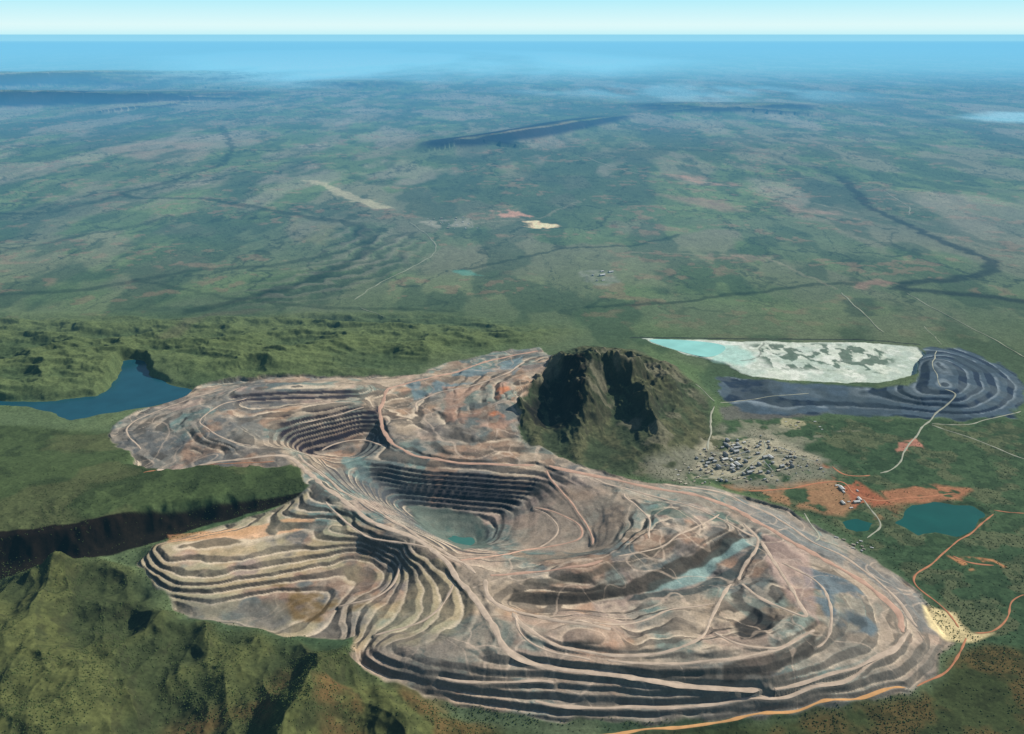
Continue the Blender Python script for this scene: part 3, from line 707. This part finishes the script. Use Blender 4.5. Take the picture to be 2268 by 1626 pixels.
# ------------------------------------------------------------------ buildings
mw=[simple("cream_cladding",(.42,.40,.34),.7,.1),simple("grey_cladding",(.26,.27,.26),.7,.1),simple("rust_cladding",(.3,.2,.14),.8,.15)]
mr_=[simple("white_roof",(.62,.62,.58),.6,.25,.02),simple("galvanised_roof",(.38,.39,.38),.5,.2,.02),simple("cream_roof",(.5,.45,.34),.6,.2,.02),simple("dark_roof",(.15,.16,.17),.6,.1)]
md=simple("dark_door",(.05,.05,.06),.6,.1)
def mesh(name,v,f,mat):
    me=bpy.data.meshes.new(name); me.from_pydata(v,[],f); me.materials.append(mat); return me
def shed_meshes(L,W,h,rh,wi,ri):
    a,b=L/2,W/2
    v=[(-a,-b,-3),(a,-b,-3),(a,b,-3),(-a,b,-3),(-a,-b,h),(a,-b,h),(a,b,h),(-a,b,h),(-a,0,h+rh),(a,0,h+rh)]
    f=[(0,1,5,4),(2,3,7,6),(1,2,6,9,5),(3,0,4,8,7)]
    wall=mesh("wall",v,f,mw[wi]); e=.8;t=.35
    sl=rh/b; A=a+e;B=b+e
    r=[(-A,-B,h-sl*e+.15),(A,-B,h-sl*e+.15),(A,0,h+rh+.15),(-A,0,h+rh+.15),(A,B,h-sl*e+.15),(-A,B,h-sl*e+.15)]
    r+= [(p[0],p[1],p[2]+t) for p in r]
    rf=[(6,7,8,9),(9,8,10,11),(0,3,2,1),(3,5,4,2),(0,1,7,6),(5,11,10,4),(1,2,8,7),(2,4,10,8),(0,6,9,3),(3,9,11,5)]
    roof=mesh("roof",r,rf,mr_[ri])
    dw=min(L*.12,5);dh=h*.7
    door=mesh("door",[(-dw,-b-.25,-1),(dw,-b-.25,-1),(dw,-b-.25,dh),(-dw,-b-.25,dh),(-dw,-b+.1,-1),(dw,-b+.1,-1),(dw,-b+.1,dh),(-dw,-b+.1,dh)],[(0,1,2,3),(1,5,6,2),(4,0,3,7),(3,2,6,7)],md)
    return [("wall",wall),("roof",roof),("door",door)]
def tank_meshes(r,h):
    n=24; v=[];f=[]
    for k in range(n):
        a=2*math.pi*k/n; v.append((r*math.cos(a),r*math.sin(a),-2))
    for k in range(n):
        a=2*math.pi*k/n; v.append((r*math.cos(a),r*math.sin(a),h))
    f=[(k,(k+1)%n,n+(k+1)%n,n+k) for k in range(n)]
    wall=mesh("wall",v,f,mw[1])
    v2=[(1.04*r*math.cos(2*math.pi*k/n),1.04*r*math.sin(2*math.pi*k/n),h+.1) for k in range(n)]+[(0,0,h+r*.25)]
    roof=mesh("roof",v2,[(k,(k+1)%n,n) for k in range(n)],mr_[1])
    return [("wall",wall),("roof",roof)]
def conveyor_meshes(L,h0,h1):
    a=L/2;w=2.2
    v=[(-a,-w,h0),(a,-w,h1),(a,w,h1),(-a,w,h0),(-a,-w,h0+4),(a,-w,h1+4),(a,w,h1+4),(-a,w,h0+4)]
    parts=[("gallery",mesh("gallery",v,[(3,2,1,0),(4,5,6,7),(0,1,5,4),(2,3,7,6),(1,2,6,5),(3,0,4,7)],mr_[1]))]
    for t in (.3,.55,.8,.97):
        x=-a+L*t; z=h0+(h1-h0)*t-.3
        ol=[(-4,-2),(-3,-2),(-1.6,z-1.2),(1.6,z-1.2),(3,-2),(4,-2),(2.2,z),(-2.2,z)]
        vv=[(x-.5,p[0],p[1]) for p in ol]+[(x+.5,p[0],p[1]) for p in ol]
        ff=[(0,1,2,7),(7,2,3,6),(6,3,4,5)]; ff+= [tuple(i+8 for i in reversed(q)) for q in ff[:3]]
        ff+=[(i,(i+1)%8,(i+1)%8+8,i+8) for i in range(8)]
        parts.append(("trestle",mesh("trestle",vv,ff,mw[1])))
    return parts
kinds=[("industrial_shed",shed_meshes(46,22,11,4,0,0),"long white roofed processing shed in the plant yard"),
("industrial_shed",shed_meshes(30,18,16,4,1,1),"tall galvanised processing shed in the plant yard"),
("industrial_shed",shed_meshes(24,14,8,3,2,2),"small cream roofed workshop beside the process plant"),
("industrial_shed",shed_meshes(36,16,20,3,1,3),"tall dark roofed crusher building in the plant yard"),
("office_building",shed_meshes(26,11,5,2,0,0),"low white roofed site office on bare ground"),
("storage_tank",tank_meshes(9,10),"round grey storage tank with shallow cone roof"),
("conveyor",conveyor_meshes(120,3,26),"long inclined grey conveyor gallery on trestle legs")]
cat={5:"tank",6:"conveyor"}
def put(k,x,y,rot,s,grp,label=None):
    nm,parts,lb=kinds[k]
    e=bpy.data.objects.new(nm,None); COL.objects.link(e); e.location=(x,y,float(sample(Z,x,y))); e.rotation_euler=(0,0,rot); e.scale=(s,s,s)
    e["label"]=label or lb; e["category"]=cat.get(k,"building"); e["group"]=grp
    for pn,me in parts:
        o=bpy.data.objects.new(pn,me); COL.objects.link(o); o.parent=e
placed=[]
for (u,v,r,s) in ((1640,1010,.35,1.0),(1700,1035,1.9,.8),(1600,1035,-.5,.7),(1740,1000,2.7,.8)):
    x,y=hit(u,v); put(6,x,y,r,s,"plant conveyors"); placed.append((x,y))
def yard(poly,n,ks,grp,mind,smin,smax,rots,label=None):
    us_=[p[0] for p in poly];vs_=[p[1] for p in poly];c=0;t=0
    while c<n and t<6000:
        t+=1;u=random.uniform(min(us_),max(us_));v=random.uniform(min(vs_),max(vs_))
        ins=False
        for i in range(len(poly)):
            a,b=poly[i],poly[(i+1)%len(poly)]
            if (a[1]>v)!=(b[1]>v) and u<(b[0]-a[0])*(v-a[1])/(b[1]-a[1])+a[0]: ins=not ins
        if not ins: continue
        x,y=hit(u,v) if v>690 else P(u,v)
        if float(sample(BD,x,y))<18: continue
        if any((x-q[0])**2+(y-q[1])**2<mind**2 for q in placed): continue
        placed.append((x,y)); put(random.choice(ks),x,y,random.choice(rots)+random.uniform(-.05,.05),random.uniform(smin,smax),grp,label); c+=1
yard([(1560,1005),(1610,975),(1690,975),(1760,1005),(1780,1035),(1690,1055),(1550,1050)],70,[0,1,1,1,2,2,3,5],"process plant buildings",26,.45,1.15,[.35,.35+math.pi/2])
yard([(1500,1040),(1560,995),(1690,962),(1810,1010),(1825,1048),(1700,1072),(1560,1072)],80,[1,1,2,2,2,5],"process plant buildings",21,.25,.75,[.35,.35+math.pi/2])
yard([(1460,1040),(1560,1030),(1600,1070),(1500,1075)],16,[2,4,2,5],"process plant buildings",24,.4,.8,[.35])
yard([(1845,1075),(1900,1080),(1915,1130),(1870,1130)],9,[0,4,4],"workshop yard buildings",30,.6,1.0,[.2,1.7],"white roofed workshop on red bare ground")
yard([(1850,1190),(1900,1195),(1950,1225),(1900,1225)],10,[2,4,5],"magazine buildings",20,.5,.8,[-.5],"small pale shed beside a gravel road")
yard([(1740,930),(1830,935),(1830,955),(1740,950)],8,[2,4],"depot buildings",26,.5,.8,[.1],"small cream roofed depot shed on cleared ground")
yard([(930,485),(1050,480),(1060,505),(960,510)],26,[4,4,2,2],"village buildings",90,.7,1.4,[.2,1.7],"white roofed village building among green scrub")
yard([(1300,600),(1350,598),(1365,622),(1310,625)],7,[0,4,5],"outstation buildings",60,.8,1.4,[.5],"white roofed outstation building on cleared ground")
# ------------------------------------------------------------------ scrub trees near the mine (one mass of foliage)
def icos():
    t=(1+5**.5)/2
    v=np.array([(-1,t,0),(1,t,0),(-1,-t,0),(1,-t,0),(0,-1,t),(0,1,t),(0,-1,-t),(0,1,-t),(t,0,-1),(t,0,1),(-t,0,-1),(-t,0,1)],float); v/=np.linalg.norm(v[0])
    f=np.array([(0,11,5),(0,5,1),(0,1,7),(0,7,10),(0,10,11),(1,5,9),(5,11,4),(11,10,2),(10,7,6),(7,1,8),(3,9,4),(3,4,2),(3,2,6),(3,6,8),(3,8,9),(4,9,5),(2,4,11),(6,2,10),(8,6,7),(9,8,1)])
    return v,f
iv,ifc=icos()
NT=42000
rr=np.random.rand(NT*4); row=(np.random.uniform(0,1,NT*4)**.8*(NR-1-(760-V0)/DV)+(760-V0)/DV); colr=np.random.uniform(80,NC-80,NT*4)
r0=row.astype(int);c0_=colr.astype(int)
dens=(clear*(1-mount*.3))[r0,c0_]*(.12+.9*sst(.45,.62,N2[r0,c0_]))*(Z[r0,c0_]>-3.5+(-90)*(Y[r0,c0_]<4700))
dens*=(BD[r0,c0_]>16)*(1-.75*hb[r0,c0_])
for w,zw,nm,lb in waters:
    sl,d=sdf(w,40,.8); Mx=np.ones(X.shape,np.float32); Mx[sl]=(d>12); dens*=Mx[r0,c0_]
keep=np.where(rr<dens)[0][:NT]
tx=X[r0[keep],c0_[keep]]+np.random.uniform(-4,4,len(keep)); ty=Y[r0[keep],c0_[keep]]+np.random.uniform(-4,4,len(keep)); tz=sample(Z,tx,ty)
kk=len(keep)
sx=np.random.uniform(1.4,3.4,kk)
V=iv[None]*sx[:,None,None]*np.random.uniform(.65,1.25,(kk,12,1)); V[:,:,2]*=.75
V[:,:,0]+=tx[:,None];V[:,:,1]+=ty[:,None];V[:,:,2]+=(tz+sx*.55)[:,None]
Fx=(ifc[None]+(np.arange(kk)*12)[:,None,None]).reshape(-1,3)
me=bpy.data.meshes.new("scrub"); me.vertices.add(kk*12); me.loops.add(len(Fx)*3); me.polygons.add(len(Fx))
me.vertices.foreach_set("co",V.astype(np.float32).ravel()); me.loops.foreach_set("vertex_index",Fx.ravel().astype(np.int32)); me.polygons.foreach_set("loop_start",np.arange(0,len(Fx)*3,3,dtype=np.int32)); me.update(calc_edges=True)
me.materials.append(simple("eucalypt_foliage",lin(76,90,50),1,.4,.02))
o=bpy.data.objects.new("scrub_woodland",me); COL.objects.link(o); o["kind"]="stuff"; o["label"]="open eucalypt scrub covering the slopes around the mine"; o["category"]="trees"
# ------------------------------------------------------------------ haze: real absorbing / glowing bodies of air
E=390000.0
def air(y0,y1,ht,SG,col,zb):
    v=[(-E,y0,zb),(E,y0,zb),(E,y1,zb),(-E,y1,zb),(-E,y0,ht),(E,y0,ht),(E,y1,ht),(-E,y1,ht)]
    f=[(3,2,1,0),(4,5,6,7),(0,1,5,4),(1,2,6,5),(2,3,7,6),(3,0,4,7)]
    hm=bpy.data.materials.new("haze_air"); hm.use_nodes=True; nt=hm.node_tree; nt.nodes.clear()
    out=nt.nodes.new("ShaderNodeOutputMaterial"); ab=nt.nodes.new("ShaderNodeVolumeAbsorption"); em=nt.nodes.new("ShaderNodeEmission"); ad=nt.nodes.new("ShaderNodeAddShader")
    ab.inputs["Color"].default_value=(0,0,0,1); ab.inputs["Density"].default_value=SG
    em.inputs["Color"].default_value=(*col,1); em.inputs["Strength"].default_value=SG
    nt.links.new(ab.outputs[0],ad.inputs[0]); nt.links.new(em.outputs[0],ad.inputs[1]); nt.links.new(ad.outputs[0],out.inputs["Volume"])
    hme=mesh("haze",v,f,hm); o=bpy.data.objects.new("haze",hme); COL.objects.link(o); o["kind"]="structure"; o["label"]="thin blue layer of hazy air over the plain"; o["category"]="air"
air(-20000,E,1000,1.2e-5,lin(104,184,220),-400)
air(7000,E,1001,2.6e-5,lin(78,166,224),-401)
air(20000,E,700,1.2e-5,lin(104,190,236),-405)
air(42000,E,900,2.2e-5,lin(165,240,252,1.2),-402)
air(150000,E,1002,5.0e-5,lin(172,236,250),-403)
# ------------------------------------------------------------------ light
az=math.radians(65); el=math.radians(34)
from mathutils import Vector
ts=Vector((math.sin(az)*math.cos(el),math.cos(az)*math.cos(el),math.sin(el)))
sd=bpy.data.lights.new("sun",'SUN'); sd.energy=5.0; sd.angle=math.radians(.5); sd.color=(1,.95,.86)
so=bpy.data.objects.new("sun",sd); so.rotation_euler=ts.to_track_quat('Z','Y').to_euler(); COL.objects.link(so); so.location=(0,3000,3000)
wd=bpy.data.worlds.new("World"); sc.world=wd; wd.use_nodes=True; nt=wd.node_tree; bg=nt.nodes["Background"]
sky=nt.nodes.new("ShaderNodeTexSky"); sky.sky_type='NISHITA'; sky.sun_disc=False; sky.sun_elevation=el; sky.sun_rotation=az; sky.altitude=300
tc=nt.nodes.new("ShaderNodeTexCoord"); sx_=nt.nodes.new("ShaderNodeSeparateXYZ"); nt.links.new(tc.outputs["Generated"],sx_.inputs[0])
mx=nt.nodes.new("ShaderNodeMath"); mx.operation='MAXIMUM'; mx.inputs[1].default_value=.004; nt.links.new(sx_.outputs[2],mx.inputs[0])
cb=nt.nodes.new("ShaderNodeCombineXYZ"); nt.links.new(sx_.outputs[0],cb.inputs[0]); nt.links.new(sx_.outputs[1],cb.inputs[1]); nt.links.new(mx.outputs[0],cb.inputs[2]); nt.links.new(cb.outputs[0],sky.inputs["Vector"])
BS=.075
rp_=nt.nodes.new("ShaderNodeValToRGB")
mo=nt.nodes.new("ShaderNodeMath"); mo.operation='ADD'; mo.inputs[1].default_value=.01; nt.links.new(sx_.outputs[2],mo.inputs[0]); nt.links.new(mo.outputs[0],rp_.inputs[0])
el_=rp_.color_ramp.elements
el_[0].position=0.003; el_[0].color=(*lin(180,238,248),1); el_[1].position=.056; el_[1].color=(*lin(148,232,252),1)
e3=el_.new(.014); e3.color=(*lin(224,250,250),1)
sc1=nt.nodes.new("ShaderNodeVectorMath"); sc1.operation='SCALE'; sc1.inputs["Scale"].default_value=1/BS; nt.links.new(rp_.outputs[0],sc1.inputs[0])
fr_=nt.nodes.new("ShaderNodeMapRange"); fr_.inputs["From Min"].default_value=.05; fr_.inputs["From Max"].default_value=.16; fr_.inputs["To Min"].default_value=1; fr_.inputs["To Max"].default_value=0; nt.links.new(sx_.outputs[2],fr_.inputs["Value"])
ml=nt.nodes.new("ShaderNodeMix"); ml.data_type='RGBA'
nt.links.new(fr_.outputs[0],ml.inputs[0]); nt.links.new(sky.outputs[0],ml.inputs[6]); nt.links.new(sc1.outputs[0],ml.inputs[7]); nt.links.new(ml.outputs[2],bg.inputs[0]); bg.inputs[1].default_value=BS
# ------------------------------------------------------------------ camera
cd=bpy.data.cameras.new("camera"); cd.sensor_width=36; cd.lens=F/2268*36; cd.clip_start=10; cd.clip_end=900000
co=bpy.data.objects.new("camera",cd); co.location=(0,0,H); co.rotation_euler=(math.pi/2-TH,0,0); COL.objects.link(co); sc.camera=co
sc.view_settings.view_transform='Standard'; sc.view_settings.look='None'; sc.view_settings.exposure=0
